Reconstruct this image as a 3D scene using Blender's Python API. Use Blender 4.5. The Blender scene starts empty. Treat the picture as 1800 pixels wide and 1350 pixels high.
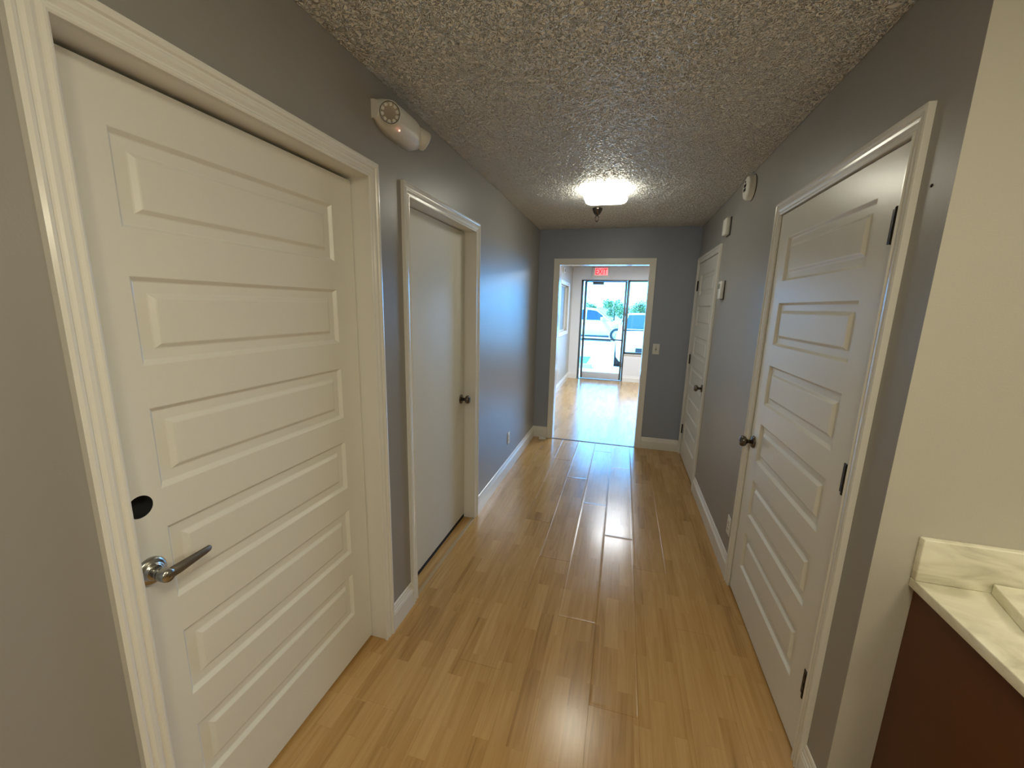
import bpy, bmesh, math, random
from mathutils import Vector, Matrix
random.seed(7)
C = bpy.context.scene.collection
SC = bpy.context.scene
PI = math.pi

# ------------------------------------------------------------------ camera
CAMZ = 1.5717
cam_d = bpy.data.cameras.new('camera')
cam = bpy.data.objects.new('camera', cam_d)
C.objects.link(cam)
cam_d.sensor_fit = 'HORIZONTAL'
cam_d.sensor_width = 36.0
cam_d.lens = 707.726 / 1800 * 36.0
cam_d.clip_start = 0.02
cam_d.clip_end = 500
_p, _y, _r = -.1922, .2639, -.0251
_c2w = (Matrix.Rotation(_y, 3, 'Z') @ Matrix.Rotation(_p, 3, 'X') @ Matrix.Rotation(_r, 3, 'Y'))
_m = Matrix((_c2w.col[0], _c2w.col[2], -_c2w.col[1])).transposed().to_4x4()
_m.translation = (0, 0, CAMZ)
cam.matrix_world = _m
SC.camera = cam

# ------------------------------------------------------------------ exposure
SC.view_settings.view_transform = 'Standard'
SC.view_settings.look = 'None'
SC.view_settings.gamma = 1
SC.view_settings.use_curve_mapping = False
SC.view_settings.exposure = 0.22
SC.cycles.use_denoising = True
SC.cycles.max_bounces = 10
SC.cycles.diffuse_bounces = 6
SC.cycles.sample_clamp_indirect = 6

# ------------------------------------------------------------------ sky
SKY = 16.0
w = bpy.data.worlds.new('sky')
SC.world = w
w.use_nodes = True
nt = w.node_tree
nt.nodes.clear()
wo = nt.nodes.new('ShaderNodeOutputWorld')
bg = nt.nodes.new('ShaderNodeBackground')
tc = nt.nodes.new('ShaderNodeTexCoord')
sx = nt.nodes.new('ShaderNodeSeparateXYZ')
rp = nt.nodes.new('ShaderNodeValToRGB')
rp.color_ramp.elements[0].position = 0.02
rp.color_ramp.elements[0].color = (.075, .43, 1, 1)
rp.color_ramp.elements[1].position = 0.60
rp.color_ramp.elements[1].color = (.07, .28, .62, 1)
nt.links.new(tc.outputs['Generated'], sx.inputs[0])
nt.links.new(sx.outputs['Z'], rp.inputs[0])
nt.links.new(rp.outputs[0], bg.inputs[0])
bg.inputs[1].default_value = SKY
nt.links.new(bg.outputs[0], wo.inputs[0])

# ------------------------------------------------------------------ sun and room lights
def sun_light():
    d = bpy.data.lights.new('sun', 'SUN')
    d.energy = 6
    d.angle = math.radians(.6)
    d.color = (1, .95, .86)
    o = bpy.data.objects.new('sun', d)
    C.objects.link(o)
    o.location = (-6, 4, 12)
    v = Vector((.62, .16, -.80))
    o.rotation_euler = v.to_track_quat('-Z', 'Y').to_euler()
sun_light()

def area(name, loc, aim, sx_, sy_, power, col, portal=False, spread=None):
    d = bpy.data.lights.new(name, 'AREA')
    d.shape = 'RECTANGLE'
    d.size = sx_
    d.size_y = sy_
    d.energy = power
    d.color = col
    if spread: d.spread = math.radians(spread)
    o = bpy.data.objects.new(name, d)
    C.objects.link(o)
    o.location = loc
    v = Vector(aim) - Vector(loc)
    o.rotation_euler = v.to_track_quat('-Z', 'Y').to_euler()
    if portal: d.cycles.is_portal = True
    return o
WARM = (1, .91, .66)
def point_fill(name, loc, r, power, col):
    d = bpy.data.lights.new(name, 'POINT')
    d.shadow_soft_size = r; d.energy = power; d.color = col
    o = bpy.data.objects.new(name, d); C.objects.link(o); o.location = loc
point_fill('room_fill', (1.05, -1.10, 1.9), .14, 24, WARM)  # unseen fill lamp added beside the ceiling panel to brighten the near room
area('ceiling_panel_light', (.30, .0, 2.38), (.30, .0, 0), .5, .5, 13, WARM)
area('vanity_light', (1.75, 1.10, 2.0), (1.2, 0, 1.2), .7, .12, 8, WARM)
area('front_room_light', (.55, 6.9, 2.36), (.55, 6.9, 0), 1.5, .8, 88, (.92, .96, 1))
area('door_portal', (-.43, 9.02, 1.07), (-.43, 5, 1.07), .95, 2.1, 1, (1, 1, 1), portal=True)
area('sidelight_portal', (1.13, 9.02, 1.4), (1.13, 5, 1.4), 2.1, 1.5, 1, (1, 1, 1), portal=True)

# ------------------------------------------------------------------ materials
MATS = {}
def mat(name, col, rough=.5, metal=0, bump=None, var=None, coat=0, emis=None, spec=.5):
    """procedural principled; bump=(scale,strength,dist); var=(scale,amount) subtle colour mottling"""
    if name in MATS: return MATS[name]
    m = bpy.data.materials.new(name)
    m.use_nodes = True
    n = m.node_tree.nodes
    l = m.node_tree.links
    b = n['Principled BSDF']
    b.inputs['Base Color'].default_value = (*col, 1)
    b.inputs['Roughness'].default_value = rough
    b.inputs['Metallic'].default_value = metal
    b.inputs['Specular IOR Level'].default_value = spec
    if coat:
        b.inputs['Coat Weight'].default_value = coat
        b.inputs['Coat Roughness'].default_value = .12
    if emis:
        b.inputs['Emission Color'].default_value = (*emis[0], 1)
        b.inputs['Emission Strength'].default_value = emis[1]
    t = n.new('ShaderNodeTexCoord')
    vs, va = var or (6, .04)
    nz = n.new('ShaderNodeTexNoise')
    nz.inputs['Scale'].default_value = vs
    nz.inputs['Detail'].default_value = 3
    l.new(t.outputs['Object'], nz.inputs['Vector'])
    mx = n.new('ShaderNodeMix')
    mx.data_type = 'RGBA'
    mx.inputs[6].default_value = (*[c * (1 - va) for c in col], 1)
    mx.inputs[7].default_value = (*[min(1, c * (1 + va)) for c in col], 1)
    l.new(nz.outputs['Fac'], mx.inputs[0])
    l.new(mx.outputs[2], b.inputs['Base Color'])
    if bump:
        bn = n.new('ShaderNodeTexNoise')
        bn.inputs['Scale'].default_value = bump[0]
        bn.inputs['Detail'].default_value = 2
        l.new(t.outputs['Object'], bn.inputs['Vector'])
        bp = n.new('ShaderNodeBump')
        bp.inputs['Strength'].default_value = bump[1]
        bp.inputs['Distance'].default_value = bump[2]
        l.new(bn.outputs['Fac'], bp.inputs['Height'])
        l.new(bp.outputs[0], b.inputs['Normal'])
    MATS[name] = m
    return m

M_wall = mat('greige_wall_paint', (.315, .305, .288), .36, bump=(190, .12, .002), var=(1.5, .02))
M_accent = mat('blue_grey_wall_paint', (.31, .345, .425), .4, bump=(190, .12, .002), var=(1.5, .02))
M_pale = mat('pale_grey_wall_paint', (.80, .81, .82), .5, bump=(190, .12, .002), var=(1.5, .02))
M_cream = mat('cream_wall_paint', (.52, .50, .44), .5, bump=(190, .12, .002), var=(1.5, .02))
M_white = mat('white_gloss_trim', (.80, .79, .745), .2, bump=(60, .05, .002), var=(3, .015))
M_door = mat('white_door_paint', (.78, .77, .715), .27, bump=(45, .10, .003), var=(3, .02))
M_plastic = mat('white_plastic', (.80, .79, .74), .35)
M_bronze = mat('dark_bronze', (.035, .028, .022), .35, metal=.8)
M_nickel = mat('satin_nickel', (.42, .41, .38), .24, metal=1)
M_lever = mat('brushed_lever_metal', (.20, .175, .14), .5, metal=.9)
M_knob = mat('aged_pewter_knob', (.16, .14, .12), .2, metal=1)
M_black = mat('black_void', (.004, .004, .004), .8)
M_dark = mat('dark_aluminium', (.09, .105, .105), .4, metal=.3)
M_chrome = mat('chrome', (.55, .55, .55), .12, metal=1)
M_cab = mat('reddish_brown_wood_laminate', (.10, .028, .003), .5, var=(14, .15))
M_concrete = mat('pale_concrete', (.62, .61, .58), .9, bump=(30, .3, .01), var=(2, .06))
M_asphalt = mat('sunlit_paving', (.60, .59, .56), .9, bump=(20, .3, .01), var=(1, .06))
M_bluepaint = mat('blue_parking_paint', (.05, .22, .42), .7)
M_carw = mat('white_car_paint', (.60, .66, .66), .35)
M_carg = mat('tinted_car_glass', (.01, .03, .08), .06)
M_tyre = mat('tyre_rubber', (.02, .02, .02), .8)
M_rim = mat('alloy_wheel', (.5, .5, .5), .3, metal=.9)
M_lamp = mat('headlamp_lens', (.75, .78, .8), .1)
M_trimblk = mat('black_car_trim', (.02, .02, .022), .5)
M_bark = mat('bark', (.10, .07, .045), .9)
M_leaf = mat('leaf_green', (.09, .17, .05), .7, var=(2, .35))
M_stucco = mat('distant_stucco', (.55, .53, .5), .9)
M_grey_pane = mat('grey_blind', (.30, .33, .31), .5)

def glass(name, tint=(1, 1, 1)):
    m = bpy.data.materials.new(name)
    m.use_nodes = True
    n = m.node_tree.nodes
    l = m.node_tree.links
    n.clear()
    o = n.new('ShaderNodeOutputMaterial')
    t = n.new('ShaderNodeBsdfTransparent')
    t.inputs[0].default_value = (*tint, 1)
    g = n.new('ShaderNodeBsdfGlossy')
    g.inputs['Roughness'].default_value = .01
    f = n.new('ShaderNodeFresnel')
    f.inputs[0].default_value = 1.45
    mx = n.new('ShaderNodeMixShader')
    l.new(f.outputs[0], mx.inputs[0])
    l.new(t.outputs[0], mx.inputs[1])
    l.new(g.outputs[0], mx.inputs[2])
    l.new(mx.outputs[0], o.inputs[0])
    return m
M_glass = glass('clear_glass', (.95, .98, .97))

def emissive(name, col, s, base=(.9, .9, .85)):
    return mat(name, base, .4, emis=(col, s))
M_globe = emissive('lit_opal_diffuser', (1, .97, .80), 13.5)
M_exit = emissive('lit_exit_panel', (1, .22, .25), .8, (.9, .5, .5))
M_exitred = emissive('lit_exit_letters', (1, .02, .03), .75, (.8, .02, .03))
M_led = emissive('red_indicator', (1, .35, .25), 3, (.8, .2, .2))

def floor_mat():
    m = bpy.data.materials.new('laminate_planks')
    m.use_nodes = True
    n = m.node_tree.nodes
    l = m.node_tree.links
    b = n['Principled BSDF']
    t = n.new('ShaderNodeTexCoord')
    at = n.new('ShaderNodeAttribute')
    at.attribute_name = 'plank'
    mp = n.new('ShaderNodeMapping')
    mp.inputs['Rotation'].default_value = (0, 0, PI / 2)
    mp.inputs['Location'].default_value = (0, 0.171, 0)
    l.new(t.outputs['Object'], mp.inputs[0])
    # three strips per plank, staggered
    br = n.new('ShaderNodeTexBrick')
    br.offset = .37
    br.offset_frequency = 2
    br.squash = 1
    br.inputs['Scale'].default_value = 1
    br.inputs['Brick Width'].default_value = .34
    br.inputs['Row Height'].default_value = .1935 / 3
    br.inputs['Mortar Size'].default_value = .0006
    br.inputs['Mortar Smooth'].default_value = 0
    br.inputs['Color1'].default_value = (0, 0, 0, 1)
    br.inputs['Color2'].default_value = (1, 1, 1, 1)
    br.inputs['Mortar'].default_value = (.15, .15, .15, 1)
    br.inputs['Bias'].default_value = 0
    l.new(mp.outputs[0], br.inputs['Vector'])
    # grain: stretched noise
    mg = n.new('ShaderNodeMapping')
    mg.inputs['Scale'].default_value = (38, 2.2, 1)
    l.new(t.outputs['Object'], mg.inputs[0])
    ad = n.new('ShaderNodeVectorMath')
    ad.operation = 'ADD'
    l.new(mg.outputs[0], ad.inputs[0])
    sc = n.new('ShaderNodeVectorMath')
    sc.operation = 'SCALE'
    sc.inputs['Scale'].default_value = 37
    l.new(br.outputs['Color'], sc.inputs[0])
    l.new(sc.outputs[0], ad.inputs[1])
    gz = n.new('ShaderNodeTexNoise')
    gz.inputs['Scale'].default_value = 1
    gz.inputs['Detail'].default_value = 5
    gz.inputs['Distortion'].default_value = 1.2
    l.new(ad.outputs[0], gz.inputs['Vector'])
    rr = n.new('ShaderNodeValToRGB')
    e = rr.color_ramp.elements
    e[0].position = .05; e[0].color = (.27, .135, .042, 1)
    e[1].position = 1; e[1].color = (.63, .40, .165, 1)
    x = rr.color_ramp.elements.new(.5); x.color = (.49, .285, .098, 1)
    # mix factor = .5*brick + .5*grain (+plank)
    a1 = n.new('ShaderNodeMath'); a1.operation = 'MULTIPLY_ADD'
    a1.inputs[1].default_value = .34; a1.inputs[2].default_value = -.14
    l.new(br.outputs['Color'], a1.inputs[0])
    a2 = n.new('ShaderNodeMath'); a2.operation = 'MULTIPLY_ADD'
    a2.inputs[1].default_value = .95
    l.new(gz.outputs['Fac'], a2.inputs[0])
    l.new(a1.outputs[0], a2.inputs[2])
    a3 = n.new('ShaderNodeMath'); a3.operation = 'MULTIPLY_ADD'
    a3.inputs[1].default_value = .12
    l.new(at.outputs['Fac'], a3.inputs[0])
    l.new(a2.outputs[0], a3.inputs[2])
    l.new(a3.outputs[0], rr.inputs[0])
    l.new(rr.outputs[0], b.inputs['Base Color'])
    b.inputs['Roughness'].default_value = .2
    rz = n.new('ShaderNodeTexNoise'); rz.inputs['Scale'].default_value = 2.2
    rz.inputs['Detail'].default_value = 4
    l.new(t.outputs['Object'], rz.inputs['Vector'])
    rm = n.new('ShaderNodeMapRange')
    rm.inputs[3].default_value = .14; rm.inputs[4].default_value = .30
    l.new(rz.outputs['Fac'], rm.inputs[0])
    l.new(rm.outputs[0], b.inputs['Roughness'])
    b.inputs['Specular IOR Level'].default_value = .72
    bp = n.new('ShaderNodeBump')
    bp.inputs['Strength'].default_value = .05
    bp.inputs['Distance'].default_value = .002
    l.new(gz.outputs['Fac'], bp.inputs['Height'])
    l.new(bp.outputs[0], b.inputs['Normal'])
    return m
M_floor = floor_mat()

def popcorn_mat():
    m = bpy.data.materials.new('popcorn_ceiling')
    m.use_nodes = True
    n = m.node_tree.nodes
    l = m.node_tree.links
    b = n['Principled BSDF']
    b.inputs['Base Color'].default_value = (.88, .87, .84, 1)
    b.inputs['Roughness'].default_value = .38
    t = n.new('ShaderNodeTexCoord')
    a = n.new('ShaderNodeTexNoise')
    a.inputs['Scale'].default_value = 62
    a.inputs['Detail'].default_value = 2
    a.inputs['Distortion'].default_value = 1.8
    l.new(t.outputs['Object'], a.inputs['Vector'])
    r = n.new('ShaderNodeValToRGB')
    r.color_ramp.elements[0].position = .46
    r.color_ramp.elements[1].position = .57
    l.new(a.outputs['Fac'], r.inputs[0])
    bp = n.new('ShaderNodeBump')
    bp.inputs['Strength'].default_value = 1
    bp.inputs['Distance'].default_value = .027
    l.new(r.outputs[0], bp.inputs['Height'])
    l.new(bp.outputs[0], b.inputs['Normal'])
    return m
M_ceil = popcorn_mat()

def marble_mat():
    m = bpy.data.materials.new('cream_cultured_marble')
    m.use_nodes = True
    n = m.node_tree.nodes
    l = m.node_tree.links
    b = n['Principled BSDF']
    t = n.new('ShaderNodeTexCoord')
    a = n.new('ShaderNodeTexNoise')
    a.inputs['Scale'].default_value = 5
    a.inputs['Detail'].default_value = 5
    a.inputs['Distortion'].default_value = 1.6
    mp = n.new('ShaderNodeMapping')
    mp.inputs['Scale'].default_value = (1, 1.6, 3)
    mp.inputs['Rotation'].default_value = (.2, .3, .6)
    l.new(t.outputs['Object'], mp.inputs[0])
    l.new(mp.outputs[0], a.inputs['Vector'])
    r = n.new('ShaderNodeValToRGB')
    e = r.color_ramp.elements
    e[0].position = .33; e[0].color = (.60, .57, .44, 1)
    e[1].position = .62; e[1].color = (.88, .86, .72, 1)
    x = e.new(.48); x.color = (.79, .76, .62, 1)
    l.new(a.outputs['Fac'], r.inputs[0])
    l.new(r.outputs[0], b.inputs['Base Color'])
    b.inputs['Roughness'].default_value = .35
    return m
M_marble = marble_mat()

# ------------------------------------------------------------------ mesh helpers
class MB:
    def __init__(s):
        s.v = []; s.f = []; s.sm = []
    def add(s, vs, fs, smooth=False):
        o = len(s.v)
        s.v += [tuple(p) for p in vs]
        for f in fs:
            s.f.append([i + o for i in f]); s.sm.append(smooth)
    def box(s, x0, x1, y0, y1, z0, z1, bev=0):
        if bev <= 0:
            vs = [(x, y, z) for x in (x0, x1) for y in (y0, y1) for z in (z0, z1)]
            s.add(vs, [(0, 1, 3, 2), (4, 6, 7, 5), (0, 4, 5, 1), (2, 3, 7, 6), (0, 2, 6, 4), (1, 5, 7, 3)])
        else:
            bm = bmesh.new()
            bmesh.ops.create_cube(bm, size=1)
            for v in bm.verts:
                v.co = ((x0 + x1) / 2 + v.co.x * (x1 - x0), (y0 + y1) / 2 + v.co.y * (y1 - y0), (z0 + z1) / 2 + v.co.z * (z1 - z0))
            bmesh.ops.bevel(bm, geom=bm.edges[:], offset=bev, segments=3, profile=.5, affect='EDGES')
            s.from_bm(bm, True)
    def from_bm(s, bm, smooth=False, M=None):
        if M: bm.transform(M)
        bm.verts.index_update()
        s.add([v.co for v in bm.verts], [[v.index for v in f.verts] for f in bm.faces], smooth)
        bm.free()
    def sweep(s, rings, close=True, caps=True, smooth=False):
        """rings: list of lists of points, joined in order"""
        n = len(rings[0]); o = []
        vs = [p for r in rings for p in r]
        fs = []
        for i in range(len(rings) - 1):
            for j in range(n if close else n - 1):
                k = (j + 1) % n
                fs.append((i * n + j, i * n + k, (i + 1) * n + k, (i + 1) * n + j))
        s.add(vs, fs, smooth)
        if caps:
            s.add(rings[0], [list(range(n))[::-1]])
            s.add(rings[-1], [list(range(n))])
    def lathe(s, prof, origin, axis='z', seg=32, smooth=True, caps=True):
        """prof: (radius, height along axis)"""
        rings = []
        ax = Vector({'x': (1, 0, 0), 'y': (0, 1, 0), 'z': (0, 0, 1), '-x': (-1, 0, 0), '-y': (0, -1, 0), '-z': (0, 0, -1)}[axis]) if isinstance(axis, str) else Vector(axis).normalized()
        a = ax.orthogonal().normalized(); b = ax.cross(a)
        O = Vector(origin)
        for r, h in prof:
            rings.append([O + ax * h + (a * math.cos(2 * PI * i / seg) + b * math.sin(2 * PI * i / seg)) * r for i in range(seg)])
        s.sweep(rings, True, caps, smooth)
    def tube(s, pts, rad, seg=12, smooth=True):
        pts = [Vector(p) for p in pts]
        rings = []
        for i, p in enumerate(pts):
            d = (pts[min(i + 1, len(pts) - 1)] - pts[max(i - 1, 0)]).normalized()
            a = d.cross(Vector((0, 0, 1)))
            if a.length < .1: a = d.cross(Vector((0, 1, 0)))
            a.normalize(); b = d.cross(a)
            r = rad[i] if isinstance(rad, (list, tuple)) else rad
            ra, rb = r if isinstance(r, (list, tuple)) else (r, r)
            rings.append([p + a * math.cos(2 * PI * k / seg) * ra + b * math.sin(2 * PI * k / seg) * rb for k in range(seg)])
        s.sweep(rings, True, True, smooth)
    def build(s, name, m, parent=None, fixn=True):
        me = bpy.data.meshes.new(name)
        me.from_pydata(s.v, [], s.f)
        for i, p in enumerate(me.polygons): p.use_smooth = s.sm[i]
        if fixn:
            bm = bmesh.new(); bm.from_mesh(me)
            bmesh.ops.remove_doubles(bm, verts=bm.verts, dist=1e-6)
            bmesh.ops.recalc_face_normals(bm, faces=bm.faces)
            bm.to_mesh(me); bm.free()
        me.materials.append(m)
        o = bpy.data.objects.new(name, me)
        C.objects.link(o)
        if parent:
            o.parent = parent
            o.matrix_parent_inverse = Matrix.Translation(parent.location).inverted() if parent.type == 'EMPTY' else Matrix()
        return o

def tag(o, label, cat, group=None, kind=None):
    o['label'] = label; o['category'] = cat
    if group: o['group'] = group
    if kind: o['kind'] = kind
    return o
def empty(name, loc):
    o = bpy.data.objects.new(name, None)
    o.empty_display_size = .05
    C.objects.link(o); o.location = loc
    return o

# ------------------------------------------------------------------ dimensions
XL, XR, D, H = -.977, .706, 4.666, 2.414
D2 = 4.79           # front room side of the dividing wall
YF = 9.0            # shop front wall
YC = 1.2256         # corner where the hall opens into the near room
XB = 2.6            # right wall of near room
YB = -2.2           # back wall of near room
XFL = -1.13         # front room left wall
XFR = 3.2
DZ = 2.037          # door opening height

# ------------------------------------------------------------------ floor (individual planks pressed into one surface mesh)
def build_floor():
    P = .1935
    phase = {-4: 3.72, -3: 4.35, -2: 4.006 + 0, -1: 3.58, 0: 3.11, 1: 3.957, 2: 3.635, 3: 3.2}
    mb = MB(); vals = []
    k0 = -8; x = .171 + (k0 - 1) * P
    verts = []; faces = []
    def plank(x0, x1, y0, y1, tilt=1):
        if x1 <= x0 + .004 or y1 <= y0 + .004: return
        g = .00015
        z = [random.uniform(-.0004, 0) * tilt for _ in range(4)]
        x0 += g; x1 -= g; y0 += g; y1 -= g
        swollen = -.65 < x0 and x1 < .40 and y1 > 2.6 and y1 < 4.7
        # concentric outlines: (inset across, inset along, height); swollen boards have lifted rims
        if swollen: prof = [(0, 0, -.0012), (.0006, .0008, .0006), (.0022, .0035, .0008), (.007, .012, .00015), (.012, .02, 0)]
        else: prof = [(0, 0, -.0005), (.0004, .0006, 0)]
        v = random.random(); base = None
        for n_, (ix, iy, h) in enumerate(prof):
            o = len(verts)
            ix = min(ix, (x1 - x0) * .4); iy = min(iy, (y1 - y0) * .4)
            verts.extend([(x0 + ix, y0 + iy, z[0] + h), (x1 - ix, y0 + iy, z[1] + h), (x1 - ix, y1 - iy, z[2] + h), (x0 + ix, y1 - iy, z[3] + h)])
            if n_:
                for q in range(4):
                    faces.append([o - 4 + q, o - 4 + (q + 1) % 4, o + (q + 1) % 4, o + q]); vals.append(v)
        faces.append([o, o + 1, o + 2, o + 3]); vals.append(v)
    k = -9
    while True:
        xa = .171 + (k - 2) * P; xb = xa + P
        if xa > XFR: break
        ph = phase.get(k, 2.6 + (k * .53) % 1.28)
        L = 1.283
        # ranges: near room+hall (YB..D), front room (D..YF)
        segs = []
        y = ph
        while y > YB: y -= L
        while y < D:
            segs.append((max(y, YB), min(y + L, D - .006))); y += L
        y = D + .004 - ((k * .41) % 1) * L
        while y < YF:
            segs.append((max(y, D + .004), min(y + L, YF))); y += L
        for (a, b) in segs:
            x0, x1 = max(xa, -1.45), min(xb, XFR)
            plank(x0, x1, a, b)
        k += 1
    # underlay
    o = len(verts)
    verts.extend([(-1.45, YB, -.004), (XFR, YB, -.004), (XFR, YF + .1, -.004), (-1.45, YF + .1, -.004),
                  (-1.45, YB, -.1), (XFR, YB, -.1), (XFR, YF + .1, -.1), (-1.45, YF + .1, -.1)])
    uf = [[o, o + 1, o + 2, o + 3], [o + 4, o + 7, o + 6, o + 5], [o, o + 4, o + 5, o + 1], [o + 1, o + 5, o + 6, o + 2], [o + 2, o + 6, o + 7, o + 3], [o + 3, o + 7, o + 4, o]]
    nf = len(faces)
    faces.extend(uf); vals.extend([0] * 6)
    me = bpy.data.meshes.new('floor')
    me.from_pydata(verts, [], faces)
    a = me.attributes.new('plank', 'FLOAT', 'FACE')
    for i, v in enumerate(vals): a.data[i].value = v
    me.materials.append(M_floor); me.materials.append(mat('floor_underlay_brown', (.22, .12, .045), .8))
    for i in range(nf, len(faces)): me.polygons[i].material_index = 1
    o = bpy.data.objects.new('floor', me); C.objects.link(o)
    tag(o, 'honey coloured wood laminate plank floor running down the hallway', 'floor', kind='structure')
build_floor()

def struct(name, mb, m, label, cat):
    return tag(mb.build(name, m), label, cat, kind='structure')

def build_ceiling():
    import numpy as np
    b = MB(); b.box(-1.45, XFR + .2, YB - .1, YF + .12, H, H + .12)
    o = struct('ceiling', b, M_ceil, 'off-white popcorn textured ceiling over the hallway', 'ceiling')
    # sprayed texture over the hallway as real relief: band-passed random bumps, 4 mm grid
    st = .004
    x = np.arange(XL + .001, XR, st); y = np.arange(-.2, D - .001, st)
    rng = np.random.default_rng(5)
    n = rng.standard_normal((len(y), len(x)))
    fy = np.fft.fftfreq(len(y), st)[:, None]; fx = np.fft.fftfreq(len(x), st)[None, :]
    f = np.hypot(fx, fy)
    h = np.fft.ifft2(np.fft.fft2(n) * np.exp(-((f - 44) / 24) ** 2)).real
    h /= h.std()
    big = np.fft.ifft2(np.fft.fft2(rng.standard_normal(n.shape)) * np.exp(-((f - 14) / 9) ** 2)).real
    big /= big.std()
    h = 1 / (1 + np.exp(-3.2 * (h - .25))) * (.85 + .18 * big)
    z = H - .0004 - .0036 * np.clip(h, 0, 1.4)
    X, Y = np.meshgrid(x, y)
    co = np.stack([X, Y, z], -1).reshape(-1, 3).astype('f4')
    ny, nx = z.shape
    i = np.arange(ny * nx).reshape(ny, nx)
    q = np.stack([i[:-1, :-1], i[1:, :-1], i[1:, 1:], i[:-1, 1:]], -1).reshape(-1, 4).astype('i4')
    me0 = o.data
    nv0 = len(me0.vertices)
    v0 = np.empty(nv0 * 3, 'f4'); me0.vertices.foreach_get('co', v0)
    f0 = np.array([list(p.vertices) for p in me0.polygons], 'i4')
    allv = np.concatenate([v0.reshape(-1, 3), co]); allf = np.concatenate([f0, q + nv0])
    me = bpy.data.meshes.new('ceiling')
    me.vertices.add(len(allv)); me.vertices.foreach_set('co', allv.ravel())
    me.loops.add(allf.size); me.loops.foreach_set('vertex_index', allf.ravel())
    me.polygons.add(len(allf)); me.polygons.foreach_set('loop_start', np.arange(0, allf.size, 4, dtype='i4'))
    sm = np.ones(len(allf), dtype=bool); sm[:len(f0)] = False
    me.update(calc_edges=True); me.polygons.foreach_set('use_smooth', sm)
    me.materials.append(M_ceil)
    me.update()
    o.data = me
build_ceiling()

# door openings
D1 = (.540, 1.440); D2o = (1.732, 2.608); D3 = (3.708, 4.598); D4 = (1.408, 2.352)
T = .13
b = MB()
ys = [YB, D1[0] - .02, D1[1] + .02, D2o[0] - .02, D2o[1] + .02, D2]
for i in (0, 2, 4): b.box(XL - T, XL, ys[i], ys[i + 1], 0, H)
for i in (1, 3): b.box(XL - T, XL, ys[i], ys[i + 1], DZ + .02, H)
b.box(-1.45, -1.43, YB, D2, 0, H)  # unseen backing added behind the left doors to keep sky light out
struct('wall_left', b, M_wall, 'long greige painted wall on the left of the hallway', 'wall')

b = MB()
ys = [YC, D4[0] - .02, D4[1] + .02, D3[0] - .02, D3[1] + .02, D2]
b.box(XR, XR + T, YC + .12, ys[1], 0, H)
for i in (2, 4): b.box(XR, XR + T, ys[i], ys[i + 1], 0, H)
for i in (1, 3): b.box(XR, XR + T, ys[i], ys[i + 1], DZ + .02, H)
b.box(XR + .45, XR + .47, YC + .12, D2, 0, H)  # unseen backing added so no outside light leaks past the right doors
b.box(XR, XR + .0005, YC + .0, YC + .12, 0, H)
struct('wall_right', b, M_wall, 'greige painted wall on the right of the hallway', 'wall')

b = MB()
b.box(XR + .0006, XB, YC, YC + .12, 0, H)
struct('wall_vanity', b, M_cream, 'pale cream wall behind the vanity counter', 'wall')

b = MB()
OX0, OX1, OZ = -.752, .238, 2.05
b.box(XL, OX0, D, D2, 0, H); b.box(OX1, XR, D, D2, 0, H); b.box(OX0, OX1, D, D2, OZ, H)
b.box(-1.45, XL - T, D2 - .02, D2, 0, H); b.box(XR + T, XFR, D2 - .02, D2, 0, H)
struct('wall_far', b, M_accent, 'blue-grey end wall of the hallway around the cased opening', 'wall')

b = MB()
b.box(-1.45, XB + .1, YB - .1, YB, 0, H)
struct('wall_back', b, M_wall, 'greige wall behind the viewer', 'wall')
b = MB()
b.box(XB, XB + .1, YB, YC + .12, 0, H)
struct('wall_near_right', b, M_wall, 'greige side wall of the near room beyond the vanity', 'wall')

# front room walls
WY = (7.33, 8.40); WZ = (1.10, 1.985)
b = MB()
b.box(XFL - .12, XFL, D2, WY[0], 0, H); b.box(XFL - .12, XFL, WY[1], YF, 0, H)
b.box(XFL - .12, XFL, WY[0], WY[1], 0, WZ[0]); b.box(XFL - .12, XFL, WY[0], WY[1], WZ[1], H)
struct('wall_front_left', b, M_cream, 'pale left wall of the bright front room with a window', 'wall')
b = MB()
HX0, HX1, HZ = -.935, 2.2, 2.155
b.box(XFL - .12, HX0, YF, YF + .12, 0, H)
b.box(HX0, XFR, YF, YF + .12, HZ, H)
b.box(HX1, XFR, YF, YF + .12, 0, HZ)
b.box(.055, HX1, YF, YF + .12, 0, .585)
struct('wall_front', b, M_pale, 'grey shop front wall holding the glass entrance door', 'wall')
b = MB(); b.box(XFR, XFR + .1, D2, YF + .12, 0, H)
struct('wall_front_right', b, M_cream, 'pale right wall of the front room', 'wall')

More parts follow.
